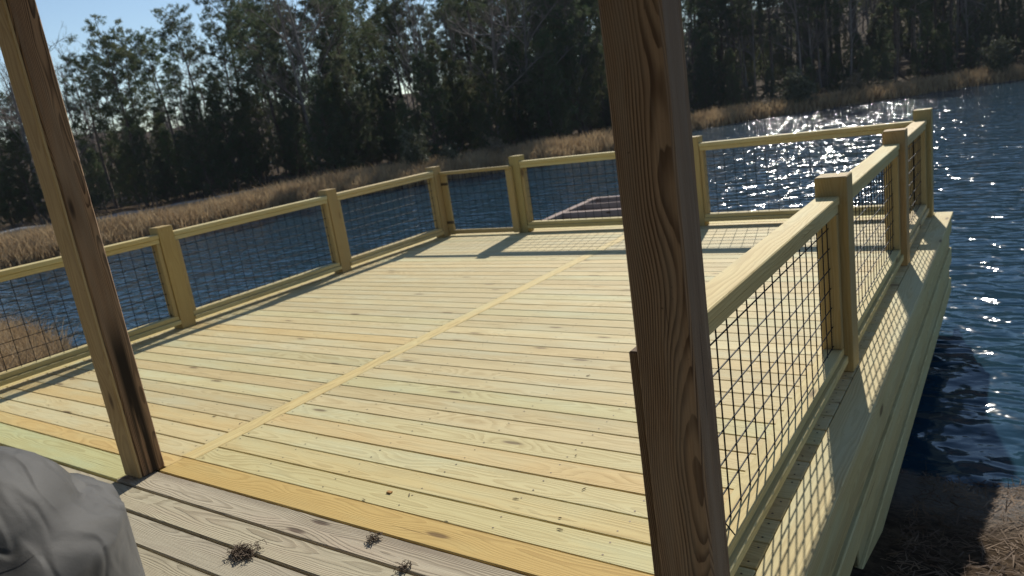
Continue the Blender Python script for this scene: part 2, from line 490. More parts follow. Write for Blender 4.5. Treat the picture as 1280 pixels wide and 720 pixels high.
# ------------------------------------------------------------------ the old porch deck
porch = empty('porch_deck', (-2, -.3, -.4))
tag(porch, 'older grey weathered porch deck of worn boards in front of the new pale deck', 'deck')
yo = YG0 - .006
k = 0
while yo > -2.4:
    w = .1385
    if k == 0:
        timber('deck_board', -3.637, 1.35, yo - w, yo, -T, -.001, M_OLD, porch, (1.05, 1.02, 1.0), .005)
    else:
        c = rng.uniform(.86, 1.06)
        timber('deck_board', -5.6, 1.35, yo - w, yo, -T, rng.uniform(-.003, 0), M_OLD, porch, (c, c * rng.uniform(.97, 1.0), c * rng.uniform(.93, 1.0)), .005)
    yo -= w + .0085; k += 1
for i in range(9):
    xj = -5.5 + i * .84
    timber('joist', xj - .019, xj + .019, -2.4, YG0 - .002, -.22, -T - .004, M_JOIST, porch)
for xj in (-5.4, -2.2, 1.2):
    for yj in (-2.2, 1.4): timber('leg', xj - .06, xj + .06, yj - .06, yj + .06, -.9, -.222, M_JOIST, porch)

# ------------------------------------------------------------------ porch posts
pz = 2.75
lp = empty('porch_post', (-3.563, 1.65, 0))
tag(lp, 'aged brown porch post with dark water stain near its foot, beside the covered grill', 'post')
timber('shaft', -3.633, -3.497, 1.600, 1.716, .0015, pz, M_PILST, lp, (1, 1, 1), .006)
timber('facing_board', -3.634, -3.499, 1.580, 1.5985, .0015, pz, M_FACE, lp, (.95, .95, .95), .005)
rp = empty('porch_post', (-.70, 1.62, 0))
tag(rp, 'aged brown porch post with knots at the near end of the wire railing', 'post')
timber('shaft', -.775, -.628, 1.555, 1.675, -.0385, pz, M_PIL, rp, (.92, .92, .92), .006)
timber('side_board', -.806, -.7765, 1.575, 1.673, .0015, .838, M_PIL, rp, (.8, .8, .8), .004)

# unseen porch roof and house wall, added to shade the porch side of things
M_SIDE = plain('painted_siding', (.34, .32, .28), .8, 0, 3, (.30, .28, .25))
roof = empty('unseen_porch_roof', (-1.5, -.5, pz))
tag(roof, 'unseen timber porch roof over the two aged porch posts, added to shade them', 'roof')
timber('beam', -5.6, 1.6, 1.57, 1.71, pz + .002, pz + .24, M_PIL, roof)
for i in range(24): timber('roof_board', -5.8 + i * .31, -5.8 + i * .31 + .306, -2.75, 2.05, pz + .245, pz + .27, M_PIL, roof, axis=1)
wall = empty('unseen_house_wall', (-1.5, -2.6, -.5))
tag(wall, 'unseen house wall of siding boards at the back of the porch, added to block sky light', 'wall')
for i in range(22): timber('siding_board', -6.2, 2.4, -2.70 + (.012 if i % 2 else 0), -2.6, -.5 + i * .15, -.5 + i * .15 + .148, M_SIDE, wall)

# ------------------------------------------------------------------ railing
PH, RZ0, RZ1 = .945, .827, .865
MESH = .1035
def post(parent, x0, y0, zb=0.0015, h=PH, name='post'):
    return timber(name, x0, x0 + .14, y0, y0 + .14, zb, h, M_POST, parent, tuple(rng.uniform(.92, 1.06) * k for k in (1, .98, .92)), .004)

def wire_mesh(parent, axis, c, a0, a1, z0, z1, skew=.0):
    """square wire grid in the plane across `axis`"""
    acc = Acc(); r = .0028
    def P(a, z, o=0): return (c + o, a, z) if axis == 'x' else (a, c + o, z)
    nz = int((z1 - z0) / MESH)
    a = a1 - .012 - MESH * int((a1 - a0 - .02) / MESH)
    while a < a1 - .004:
        j = rng.uniform(-.003, .003)
        acc.add(*tube_np([P(a + j, z0), P(a + j * .2, (z0 + z1) / 2), P(a - j, z1)], r, 5)); a += MESH
    z = z1 - .068
    while z > z0 + .01:
        acc.add(*tube_np([P(a0, z, .005), P((a0 + a1) / 2, z + rng.uniform(-.003, .003), .005), P(a1, z, .005)], r, 5)); z -= MESH * .93
    return link('wire_mesh', acc.mesh('wire_mesh', M_WIRE, True), parent)

def section(parent, axis, c, a0, a1, inward, stub=0.0):
    """top rail, bottom rails, stiles and mesh between two posts; c = centre line, inward = side of the deck"""
    def tb(nm, u0, u1, a, b, z0, z1, col=(1, 1, 1)):
        if u0 > u1: u0, u1 = u1, u0
        if axis == 'x': return timber(nm, u0, u1, a, b, z0, z1, M_POST if nm == 'stile' else M_NEW, parent, col, .004)
        return timber(nm, a, b, u0, u1, z0, z1, M_POST if nm == 'stile' else M_NEW, parent, col, .004)
    s = inward
    col = tuple(rng.uniform(.92, 1.03) * k for k in (1, .96, .80))
    g = .0015
    tb('top_rail', c + s * .068, c - s * .037, a0 + g, a1 - g, RZ0, RZ1, col)
    m = c + s * .015
    tb('under_rail', m - .0445, m + .0445, a0 + g, a1 - g, .7865, RZ0 - .0015, tuple(k * .97 for k in col))
    tb('bottom_rail', m - .0445, m + .0445, a0 + g, a1 - g, .088, .126, col)
    tb('lower_rail', m - .062, m + .062, a0 + g, a1 - g, .048, .0865, tuple(k * .98 for k in col))
    tb('stile', m - .0445, m + .0445, a0 + g, a0 + .0385, .1275, .785)
    tb('stile', m - .0445, m + .0445, a1 - .0385, a1 - g, .1275, .785)
    wire_mesh(parent, axis, m, a0 + .036, a1 - .036, .122, .790)

right = empty('wire_railing', (-.73, 4.6, 0))
tag(right, 'wire mesh railing along the deck side beside the mud bank, starting at a porch post', 'railing')
far = empty('wire_railing', (-2.8, 7.5, 0))
tag(far, 'wire mesh railing across the pond end of the deck, beside the gate', 'railing')
left = empty('wire_railing', (-6.247, 4.4, 0))
tag(left, 'wire mesh railing along the deck side facing the dry grass bank, ending at the gate', 'railing')
cxr = XR_OUT - .07
ry = (3.625, 5.705, 7.47)
for yy in ry: post(right, XR_OUT - .14, yy, h=.955)
section(right, 'x', cxr, 1.676, ry[0], -1)
section(right, 'x', cxr, ry[0] + .14, ry[1], -1)
section(right, 'x', cxr, ry[1] + .14, ry[2], -1)
pa, pb = pix(893, 640, dist=1.95), pix(919, 669, dist=1.92)
link('wire_end', mesh_np('wire_end', *tube_np([pa, (pa + pb) / 2 + Vector((0, 0, .004)), pb], .0022, 5), M_WIRE, True), right)
cxl = XL_IN - .07
ly = (1.56, 3.507, 5.470, 7.283)
for yy in ly: post(left, XL_IN - .14, yy, h=.925 if yy < 7 else .915)
for a, b in zip(ly[:-1], ly[1:]): section(left, 'x', cxl, a + .14, b, 1)
FY = 7.425
for xx in (-5.104, -2.88): post(far, xx, FY, h=.935)
section(far, 'y', FY + .07, -5.104 + .14, -2.88, -1)
section(far, 'y', FY + .07, -2.88 + .14, XR_OUT - .1415, -1)

gate = empty('wire_gate', (-5.6, 7.39, .0))
tag(gate, 'small wire mesh gate in a square timber frame at the corner of the deck', 'gate')
gx0, gx1, gy0, gy1 = -6.172, -5.062, 7.382, 7.420
timber('top_rail', gx0, gx1, gy0 - .02, gy1, .795, .833, M_POST, gate, (1.05, 1.05, 1.0), .004)
timber('bottom_rail', gx0 + .092, gx1 - .092, gy0, gy1, .022, .075, M_POST, gate, (1, 1, 1), .004)
timber('stile', gx0, gx0 + .09, gy0, gy1, .014, .7935, M_POST, gate, (1, 1, .97), .004)
timber('stile', gx1 - .09, gx1, gy0, gy1, .014, .7935, M_POST, gate, (1, 1, .97), .004)
wire_mesh(gate, 'y', gy1 - .018, gx0 + .085, gx1 - .085, .07, .797)
for zz in (.16, .66):                                        # hinges
    timber('hinge', gx0 - .004, gx0 + .11, gy0 - .005, gy0 - .001, zz, zz + .035, M_SCREW, gate, (.4, .4, .4), .001)

# ------------------------------------------------------------------ grill cover
n = NT('grey_cover_cloth'); M = n.math
tc = n.node('ShaderNodeTexCoord')
w1 = n.noise(tc.outputs['Object'], 7, 4, .6); w2 = n.noise(tc.outputs['Object'], 420, 2, .5); w3 = n.noise(tc.outputs['Object'], 16, 3, .55, .2)
n.put(n.b.inputs['Base Color'], n.mix(n.smooth(w1, .35, .7), (.026, .0256, .0245), (.042, .0415, .0395)))
n.b.inputs['Roughness'].default_value = .72
n.b.inputs['Sheen Weight'].default_value = .15
mp = n.node('ShaderNodeMapping'); n.put(mp.inputs[0], tc.outputs['Object']); mp.inputs['Rotation'].default_value = (.5, .3, .6); mp.inputs['Scale'].default_value = (1.0, 2.4, 1.2)
cr1 = M('ABSOLUTE', M('SUBTRACT', n.noise(mp.outputs[0], 2.4, 1, .4, .4), .5)); cr2 = M('ABSOLUTE', M('SUBTRACT', n.noise(mp.outputs[0], 6.0, 1, .4, .3), .5))
fold = M('ADD', M('MULTIPLY', n.smooth(cr1, 0.0, .16), 1.0), M('MULTIPLY', n.smooth(cr2, 0.0, .12), .30))
b_ = n.bump(fold, .42, .022)
n.put(n.b.inputs['Normal'], n.bump(M('ADD', M('MULTIPLY', w2, .06), M('MULTIPLY', w3, .4)), .5, .008, b_))
M_COVER = n.m
GCX, GCY, GZT, GR = -1.648, .345, 1.006, .325
def drape(n=98, half=.72, steps=150):
    # a square cloth settles over a domed drum: position-based springs, whole rows at a time
    g = np.linspace(-half, half, n); X, Y = np.meshgrid(g, g, indexing='ij')
    rr = np.random.default_rng(3)
    P = np.stack([X, Y, np.full_like(X, .05)], -1) + rr.normal(0, .003, (n, n, 3))
    h = g[1] - g[0]; pairs = []
    I, J = np.meshgrid(np.arange(n), np.arange(n), indexing='ij')
    for di, dj, k in ((1, 0, 1.0), (0, 1, 1.0), (1, 1, .5), (1, -1, .5), (2, 0, .04), (0, 2, .04)):
        for par in (0, 1):
            ok = (I + di < n) & (J + dj >= 0) & (J + dj < n) & (((I // di) if di else (J // dj)) % 2 == par)
            pairs.append((I[ok] * n + J[ok], (I[ok] + di) * n + J[ok] + dj, h * 1.06 * math.hypot(di, dj), k))
    P = P.reshape(-1, 3); O = P.copy()
    # what is underneath: a low lid, the drum with its rim, a lid handle and two shelf brackets
    lid = (np.array([0, 0, -.17]), np.array([GR * .80, GR * .80, .17]))
    knobs = (((.03, .02, -.02), .055), ((.27, -.10, -.15), .07), ((.10, -.28, -.17), .055), ((-.14, -.26, -.15), .07), ((.22, .20, -.13), .08))
    def collide(P):
        hit = np.zeros(len(P), bool)
        for cc, rad in knobs:
            d = P - cc; l = np.linalg.norm(d, axis=1) + 1e-9; w = l < rad; P[w] = cc + d[w] / l[w][:, None] * rad; hit |= w
        d = P - lid[0]; up = d[:, 2] > 0; f = np.linalg.norm(d / lid[1], axis=1) + 1e-9
        w = up & (f < 1); P[w] = lid[0] + d[w] / f[w][:, None]; hit |= w
        r2 = np.hypot(P[:, 0], P[:, 1]) + 1e-9
        w = (r2 < GR - .03) & (P[:, 2] < -.17) & (P[:, 2] > -.26); P[w, 2] = -.17; hit |= w
        w = (~w) & (P[:, 2] < -.17) & (r2 < GR); P[w, :2] *= (GR / r2[w])[:, None]; hit |= w
        return hit
    for st in range(steps):
        v = np.clip((P - O) * .96, -.03, .03); O = P.copy(); P = P + v; P[:, 2] -= .0016
        for it in range(8):
            for a, b, L, k in pairs:
                d = P[b] - P[a]; l = np.linalg.norm(d, axis=1) + 1e-9
                c = d * ((l - L) / l * .5 * k)[:, None]; P[a] += c; P[b] -= c
            hit = collide(P)
        O[hit] = P[hit] - (P[hit] - O[hit]) * .3
        P[:, 2] = np.maximum(P[:, 2], -GZT + .03)
        low = P[:, 2] < -.36; rl = np.hypot(P[:, 0], P[:, 1]); tg = low & (rl > GR * 1.08)      # hem drawn in by its cord
        P[tg, :2] *= (1 - .08 * (1 - GR * 1.08 / rl[tg]))[:, None]
    return P, n
V, nn_ = drape()
ca, sa = math.cos(R(25)), math.sin(R(25))
V = np.column_stack([V[:, 0] * ca - V[:, 1] * sa + GCX, V[:, 0] * sa + V[:, 1] * ca + GCY, V[:, 2] + GZT])
ii = (np.arange(nn_ - 1)[:, None] * nn_ + np.arange(nn_ - 1)[None, :]).ravel()
F = np.stack([ii, ii + nn_, ii + nn_ + 1, ii + 1], 1)
me = mesh_np('grill_cover', V, F, M_COVER, True)
tag(link('grill_cover', me), 'dark grey cloth cover draped in folds over a round grill on the old porch boards', 'cover')

# ------------------------------------------------------------------ debris on the porch boards
M_STRAW = plain('dry_straw_and_dirt', (.10, .072, .05), .95, 0, 60, (.19, .145, .105))
def straw_mesh(nm, n, rad, rx, hgt, seed):
    r = np.random.default_rng(seed); acc = Acc()
    for i in range(n):
        c = np.array([np.clip(r.normal(0, .42), -.75, .75) * rad * rx, np.clip(r.normal(0, .38), -.7, .7) * rad, abs(r.normal(0, hgt * .5)) + .003])
        L = r.uniform(.25, .9) * rad; a = r.uniform(0, 6.28); e = r.normal(0, .35)
        d = np.array([math.cos(a) * math.cos(e), math.sin(a) * math.cos(e), math.sin(e)]) * L * .5
        b = c + r.normal(0, .12 * rad, 3); p = np.array([c - d, b, c + d]); p[:, 2] = np.clip(p[:, 2], .002, None)
        acc.add(*tube_np(p, [.0012, .0018, .0008], 3))
    return acc.mesh(nm, M_STRAW)
for i, (px, py, n_, rad, rx, lab) in enumerate(((306, 692, 170, .058, 1.2, 'largest clump of dry straw and dirt on the weathered porch boards'), (468, 675, 60, .030, 1.3, 'small clump of dirt on the weathered porch board next to the golden board'), (505, 712, 60, .030, 1.2, 'small clump of dirt by the gap between two weathered porch boards'))):
    p = pix(px, py, 0.0)
    tag(link('debris_clump', straw_mesh('debris_clump', n_, rad, rx, .016, 40 + i), None, None, (p.x, p.y, .001), (0, 0, R(20 + 40 * i))), lab, 'debris', 'debris on the porch boards')
p = pix(487, 616, 0)
tag(timber('wood_chip', p.x - .012, p.x + .012, p.y - .008, p.y + .008, .001, .006, M_FACE, None, (.9, .65, .4), .001), 'small square chip of wood lying on the pale boards', 'wood chip')
lf = [(268, 521), (512, 619), (700, 648), (720, 570), (730, 612), (558, 653), (645, 624), (455, 625), (735, 470), (300, 530), (700, 662)]
for i, (px, py) in enumerate(lf):
    p = pix(px, py, 0); r = np.random.default_rng(100 + i)
    L = r.uniform(.005, .014); a = r.uniform(0, 6.28); q = np.array([[-L, 0, .002], [0, r.normal(0, .12) * L, .003], [L, 0, .002]])
    me = mesh_np('twig', *tube_np(q, [.0010, .0026, .0008], 4), M_STRAW)
    tag(link('twig', me, None, None, (p.x, p.y, .001), (0, 0, a)), 'tiny dark twig or scrap lying on the pale deck boards', 'twig', 'scraps on the pale deck boards')

# ------------------------------------------------------------------ unfinished dock frame in the water
dk = empty('dock_frame', (-7.4, 14.0, -.85))
tag(dk, 'low open timber dock frame lying in the pond beyond the far railing', 'dock')
zt = -.78
A, B_ = pix(678, 276, zt), pix(745, 246.5, zt)
ang = math.atan2(B_.x - A.x, B_.y - A.y)
def dock_beam(nm, a, b, w=.15, h=.24, col=(1, 1, 1)):
    L = (Vector((b[0], b[1], 0)) - Vector((a[0], a[1], 0))).length
    me = chamfer_box(nm, L, w, h, .006, M_DOCK)
    return link(nm, me, dk, None, ((a[0] + b[0]) / 2, (a[1] + b[1]) / 2, zt - h / 2), (0, 0, math.atan2(b[1] - a[1], b[0] - a[0])), col)
ux = Vector((B_.x - A.x, B_.y - A.y)).normalized(); vx = Vector((ux.y, -ux.x))
A2 = Vector((A.x, A.y)) - ux * .8
def dp(s, t): q = A2 + ux * s + vx * t; return (q.x, q.y)
LB = (Vector((B_.x, B_.y)) - A2).length
WB = 2.35
dock_beam('side_beam', dp(0, 0), dp(LB, 0)); dock_beam('side_beam', dp(0, WB), dp(LB, WB))
dock_beam('cross_beam', dp(LB - .08, .078), dp(LB - .08, WB - .078)); dock_beam('cross_beam', dp(.08, .078), dp(.08, WB - .078))
sC = (Vector(pix(707, 265.5, zt).xy) - A2).dot(ux)
dock_beam('cross_beam', dp(sC, .078), dp(sC, WB - .078)); dock_beam('cross_beam', dp((sC + LB) / 2, .078), dp((sC + LB) / 2, WB - .078), .05, .2)
for s in (.1, sC + .12, LB - .1):
    for t in (-.0, WB):
        q = dp(s, t + (-.145 if t == 0 else .145))
        timber('pile', q[0] - .06, q[0] + .06, q[1] - .06, q[1] + .06, -2.8, zt - .03, M_JOIST, dk, (.5, .45, .4), .01)
q = dp(LB + .3, 1.15)

# ------------------------------------------------------------------ trees
def leaf_mat(name, c1, c2, trans=.35, rough=.6):
    n = NT(name); M = n.math
    tc = n.node('ShaderNodeTexCoord'); oi = n.node('ShaderNodeObjectInfo')
    f = n.noise(tc.outputs['Object'], 1.7, 3, .6)
    c = n.mix(n.smooth(f, .35, .65), c1, c2)
    c = n.mix(1.0, c, oi.outputs['Color'], 'MULTIPLY')
    n.put(n.b.inputs['Base Color'], c); n.b.inputs['Roughness'].default_value = rough
    n.b.inputs['Specular IOR Level'].default_value = .3
    tr = n.node('ShaderNodeBsdfTranslucent'); n.put(tr.inputs[0], c)
    mx = n.node('ShaderNodeMixShader'); mx.inputs[0].default_value = trans
    n.t.links.new(n.b.outputs[0], mx.inputs[1]); n.t.links.new(tr.outputs[0], mx.inputs[2]); n.t.links.new(mx.outputs[0], n.out.inputs[0])
    return n.m
M_NEEDLE = leaf_mat('pine_needles', (.070, .105, .046), (.112, .12, .064), .48)
M_YNEEDLE = leaf_mat('young_pine_needles', (.085, .12, .052), (.12, .12, .07), .5)
M_BARK = plain('pine_bark', (.085, .062, .048), .95, 0, 5, (.15, .115, .09), .02)
M_GREYBARK = plain('grey_bark', (.15, .125, .11), .95, 0, 4, (.22, .19, .165), .01)
M_TWIG = plain('bare_twigs', (.15, .12, .105), .9)
M_BUSH = leaf_mat('bush_leaves', (.075, .085, .045), (.14, .14, .09), .3)
M_REED = leaf_mat('dry_reeds', (.29, .20, .11), (.42, .31, .18), .35, .8)

def unit(v): return v / (np.linalg.norm(v, axis=-1, keepdims=True) + 1e-9)
def blades(C, A, n, L, W, spread, r):
    """n thin triangles per tuft; C centres, A axes"""
    m = len(C)
    D = unit(np.repeat(A, n, 0) * (1 - spread) + unit(r.normal(size=(m * n, 3))) * spread * 1.25)
    b = np.repeat(C, n, 0) + r.normal(size=(m * n, 3)) * L * .12
    l = L * r.uniform(.6, 1.15, (m * n, 1))
    s = unit(np.cross(D, r.normal(size=(m * n, 3)))) * W * .5
    V = np.stack([b - s, b + s, b + D * l], 1).reshape(-1, 3)
    return V, np.arange(m * n * 3).reshape(-1, 3)

def limb(P0, d, L, r, nseg=4, up=.15, wob=.12):
    P = [np.array(P0, float)]; d = unit(np.array(d, float))
    for i in range(nseg):
        d = unit(d + np.array([0, 0, up / nseg]) + r.normal(0, wob, 3) / nseg * 1.6); P.append(P[-1] + d * L / nseg)
    return np.array(P)

def pine(seed, H, base, spread, nl, kind):
    r = np.random.default_rng(seed)
    wood_ = Acc(); C = []; A = []
    lean = r.normal(0, .02, 2); bend = r.normal(0, .25, 2)
    zs = np.linspace(0, 1, 9)
    TP = np.column_stack([lean[0] * H * zs + bend[0] * np.sin(zs * 3.1), lean[1] * H * zs + bend[1] * np.sin(zs * 3.1), zs * H])
    tr = H * (.0125 if kind == 'tall' else .011)
    wood_.add(*tube_np(TP, np.maximum(tr * (1 - zs) ** .8, .018), 7))
    ga = r.uniform(0, 6.28)
    for i in range(nl):
        u = i / nl
        h = base + (1 - base) * u ** .9
        if kind == 'tall':
            prof = spread * (.55 + .75 * math.sin(min(1, u * 1.05) * 2.6 + .25)) * r.uniform(.45, 1.15); el = -.05 + .75 * u
        else:
            prof = spread * ((1 - u) ** .75 * r.uniform(.7, 1.1) + .10); el = .15 + .5 * u
        ga += 2.4 + r.normal(0, .3)
        c = np.array([np.interp(h, zs, TP[:, k]) for k in range(3)])
        d = np.array([math.cos(ga) * math.cos(el), math.sin(ga) * math.cos(el), math.sin(el)])
        P = limb(c, d, max(prof, .25), r, 4, .45)
        wood_.add(*tube_np(P, np.linspace(max(.012, .014 * prof), .006, 5), 4))
        if kind == 'tall':                                   # foliage in flat plates at the branch ends
            for q in range(int(3 + prof * 2.0)):
                s = r.uniform(.45, 1.0) if q else 1.0
                k = min(3, int(s * 4)); p = P[k] + (P[k + 1] - P[k]) * (s * 4 - k)
                c2 = p + r.normal(0, .26, 3) * (1, 1, .5) * (1 if q else 0)
                wood_.add(*tube_np([p, c2], [.008, .004], 3))
                for w in range(7):
                    C.append(c2 + r.normal(0, .125, 3) * (1, 1, .7)); A.append(unit(r.normal(0, .5, 3) + d * .3 + np.array([0, 0, .7])))
        else:
            for q in range(int(3 + prof * 4.2)):
                s = r.uniform(.25, 1.0) if q else 1.0
                k = min(3, int(s * 4)); p = P[k] + (P[k + 1] - P[k]) * (s * 4 - k)
                off = unit(r.normal(size=3) + d * .7 + np.array([0, 0, .3])) * r.uniform(.1, .45) * (1.0 if q else 0)
                if q: wood_.add(*tube_np([p, p + off], [.007, .004], 3))
                for w in range(2): C.append(p + off * (1 - .35 * w)); A.append(unit(off + d * .6 + np.array([0, 0, .35]) + 1e-3))
    C = np.array(C); A = np.array(A)
    if kind == 'tall': V, F = blades(C, A, 12, .22, .032, .75, r)
    else: V, F = blades(C, A, 11, .27, .036, .60, r)
    return wood_.mesh('trunk', M_BARK, True), mesh_np('crown', V, F, M_NEEDLE if kind == 'tall' else M_YNEEDLE)

def bare(seed, H, spread=1.0):
    r = np.random.default_rng(seed); wd = Acc(); tw = Acc()
    def grow(p, d, L, rad, lev):
        P = limb(p, d, L, r, 4, .18 if lev else .05, .22 if lev else .08)
        if lev < 2: wd.add(*tube_np(P, np.linspace(rad, rad * .5, 5), 6 if lev == 0 else 4))
        else: tw.add(*tube_np(P, np.linspace(rad, rad * .45, 5), 3))
        if lev >= 4: return
        nb = (9, 5, 4, 3)[lev]
        for i in range(nb):
            s = r.uniform(.38 if lev == 0 else .25, 1.0); k = min(3, int(s * 4)); q = P[k] + (P[k + 1] - P[k]) * (s * 4 - k)
            dd = unit(unit(P[k + 1] - P[k]) * .75 + r.normal(size=3) * .55 * spread + np.array([0, 0, .25]))
            grow(q, dd, L * r.uniform(.34, .52) * (1.05 - .35 * s if lev == 0 else 1), max(rad * .42, .009), lev + 1)
    grow(np.zeros(3), (r.normal(0, .04), r.normal(0, .04), 1), H * .8, H * .0095, 0)
    return wd.mesh('trunk', M_GREYBARK, True), tw.mesh('crown', M_TWIG)

def bush(seed, H, W, mat, dense=1.0):
    r = np.random.default_rng(seed); wd = Acc(); C = []; A = []
    for i in range(16):
        a = r.uniform(0, 6.28); e = r.uniform(.5, 1.45)
        P = limb(np.zeros(3), (math.cos(a) * math.cos(e), math.sin(a) * math.cos(e), math.sin(e)), r.uniform(.6, 1.0) * H * (1 if e > 1 else .75), r, 4, .2, .25)
        P[:, :2] *= W / H; wd.add(*tube_np(P, np.linspace(.02, .006, 5), 4))
        for q in range(int(36 * dense)):
            s = r.uniform(.2, 1); k = min(3, int(s * 4)); p = P[k] + (P[k + 1] - P[k]) * (s * 4 - k)
            C.append(p + r.normal(0, .16, 3)); A.append(unit(r.normal(size=3)))
    V, F = blades(np.array(C), np.array(A), 9, .16, .055, .9, r); V[:, 2] = np.maximum(V[:, 2], .0)
    return wd.mesh('trunk', M_GREYBARK, True), mesh_np('crown', V, F, mat)

TALL = [pine(200 + i, 13.0, (.42, .50, .36, .55, .46)[i], (2.1, 1.7, 2.4, 1.9, 2.2)[i], (52, 44, 58, 42, 50)[i], 'tall') for i in range(5)]
YOUNG = [pine(300 + i, 8.0, (.08, .10, .05, .16)[i], (2.0, 1.7, 2.3, 1.8)[i], (90, 80, 100, 76)[i], 'young') for i in range(4)]
BARE = [bare(400 + i, 11.0, (1.0, .8, 1.2)[i]) for i in range(3)]

def tree(name, protos, x, y, sc, label, group, idx=None, sz=None, col=1.0):
    z = float(height([(x, y)])[0]) - .12
    t = empty(name, (x, y, z)); rz = rng.uniform(0, 6.28)
    tr, cr = protos[rng.randrange(len(protos)) if idx is None else idx % len(protos)]
    for nm, me in (('trunk', tr), ('crown', cr)):
        o = bpy.data.objects.new(nm, me); COL.objects.link(o); o.parent = t
        k = col * rng.uniform(.8, 1.2)
        o.color = (k * rng.uniform(.92, 1.1), k, k * rng.uniform(.85, 1.05), 1)
    t.rotation_euler = (0, 0, rz); t.scale = (sc, sc, sc * (sz or 1))
    return tag(t, label, 'tree', group)

FAZ = np.array([math.atan2(p.x, p.y) for p in FAR]); FD = np.array([math.hypot(p.x, p.y) for p in FAR])
order = np.argsort(FAZ); FAZ, FD = FAZ[order], FD[order]
def shore(az): return float(np.interp(az, FAZ, FD))
LAB = {'tall': ('tall_pine', 'tall pine with bare lower trunk and tufted crown', 'tall pines'),
       'young': ('young_pine', 'bushy young pine with branches down to the ground', 'young pines'),
       'bare': ('bare_tree', 'leafless grey tree with fine twigs', 'bare trees')}
def where(az, off):
    row = ('in the front row behind the reeds', 'in the middle of the wood', 'deep at the back of the wood')[0 if off < 12 else 1 if off < 26 else 2]
    zone = ('where the wood thins out', 'facing the deck gate', 'above the glittering water')[0 if az < R(-53) else 1 if az < R(-29) else 2]
    return row + ' ' + zone
def put(kind, az, off, sc, sz=None, idx=None, col=1.0):
    if az < R(-49): off = max(off, 10.8 + (off % 1.0))
    d = shore(az) + off
    P = {'tall': TALL, 'young': YOUNG, 'bare': BARE}[kind]; nm, lab, grp = LAB[kind]
    short = {'tall': 'tall pine', 'young': 'bushy young pine', 'bare': 'leafless grey tree'}[kind]; w = where(az, off)
    return tree(nm, P, math.sin(az) * d, math.cos(az) * d, sc, short + ' ' + w, grp + ' ' + w, idx, sz, col)

def px_az(px, py=200):
    d = pix(px, py, dist=1.0); return math.atan2(d.x, d.y)
def top_scale(px, py, off, H):
    """scale so that a tree of height H rooted `off` behind the shore reaches the pixel"""
    az = px_az(px, py); d = shore(az) + off; p = pix(px, py, dist=d)
    z = float(height([(math.sin(az) * d, math.cos(az) * d)])[0])
    return az, (p.z - z) / H
# trees whose tops stand against the sky
for px, py, off, kind, idx in [(128, 42, 14, 'tall', 0), (98, 80, 17, 'tall', 2), (185, 47, 15, 'tall', 1), (218, 24, 18, 'tall', 3), (160, 66, 20, 'tall', 4), (275, -6, 13, 'tall', 2), (318, -4, 16, 'tall', 4), (345, 6, 20, 'tall', 1),
                               (392, -22, 17, 'tall', 0), (425, 18, 21, 'tall', 3), (500, 2, 15, 'tall', 4), (548, -14, 22, 'tall', 1), (580, 12, 17, 'tall', 2), (612, -30, 24, 'tall', 0), (640, -8, 16, 'tall', 3), (690, -6, 17, 'tall', 2), (722, 10, 22, 'bare', 1), (660, -20, 26, 'bare', 0),
                               (455, 30, 25, 'bare', 2), (600, 5, 26, 'bare', 1), (520, 0, 26, 'bare', 0), (365, 30, 24, 'bare', 0), (310, 40, 24, 'bare', 1), (200, 95, 24, 'bare', 2), (235, 110, 22, 'bare', 0), (150, 110, 23, 'bare', 1),
                               (265, 88, 7, 'young', 0), (300, 105, 9, 'young', 1), (240, 120, 10, 'young', 2), (420, 70, 8, 'young', 3), (395, 95, 7, 'young', 0), (450, 110, 10, 'young', 2), (350, 120, 8, 'young', 1), (520, 70, 8, 'young', 2), (560, 62, 9, 'young', 1), (600, 66, 7, 'young', 0), (640, 52, 9, 'young', 3), (680, 40, 8, 'young', 2), (715, 50, 9, 'young', 1), (20, 160, 10, 'young', 1), (55, 178, 13, 'young', 0), (-30, 130, 12, 'young', 2), (10, 120, 22, 'tall', 1)]:
    az, s = top_scale(px, py, off, {'tall': 13.0, 'young': 8.0, 'bare': 10.6}[kind])
    put(kind, az, off, s, 1.0, idx)
# the wood behind them
def fill(n, a0, a1, o0, o1, kinds, s0, s1, col=1.0):
    for i in range(n):
        a = a0 + (a1 - a0) * (i + rng.uniform(.1, .9)) / n
        kd = rng.choice(kinds); s = rng.uniform(s0, s1) * (1 if kd != 'young' else .75)
        put(kd, a, rng.uniform(o0, o1), s, rng.uniform(.9, 1.12), None, col)
fill(16, R(-72), R(-55), 20, 30, ['bare', 'bare', 'young'], .45, .65)
fill(24, R(-72), R(-50), 9, 24, ['young', 'young', 'bare'], .55, .80)
fill(26, R(-52), R(-27), 22, 40, ['tall', 'bare', 'young', 'tall'], .70, .95)
fill(26, R(-50), R(-27), 7, 16, ['young', 'young', 'bare', 'tall'], .75, 1.0)
fill(46, R(-29), R(16), 9, 15, ['young', 'bare', 'young', 'tall'], .60, .82)
fill(64, R(-29), R(16), 15, 25, ['tall', 'bare', 'young', 'tall', 'young'], .80, 1.05)
fill(84, R(-30), R(18), 25, 48, ['tall', 'tall', 'bare', 'young', 'young'], 1.0, 1.35)
fill(70, R(-34), R(20), 46, 75, ['tall', 'young', 'bare'], 1.3, 1.6)
fill(46, R(-74), R(-28), 34, 60, ['bare', 'bare', 'young'], .75, 1.0)
fill(60, R(-74), R(16), 5.5, 11, ['young'], .35, .62)
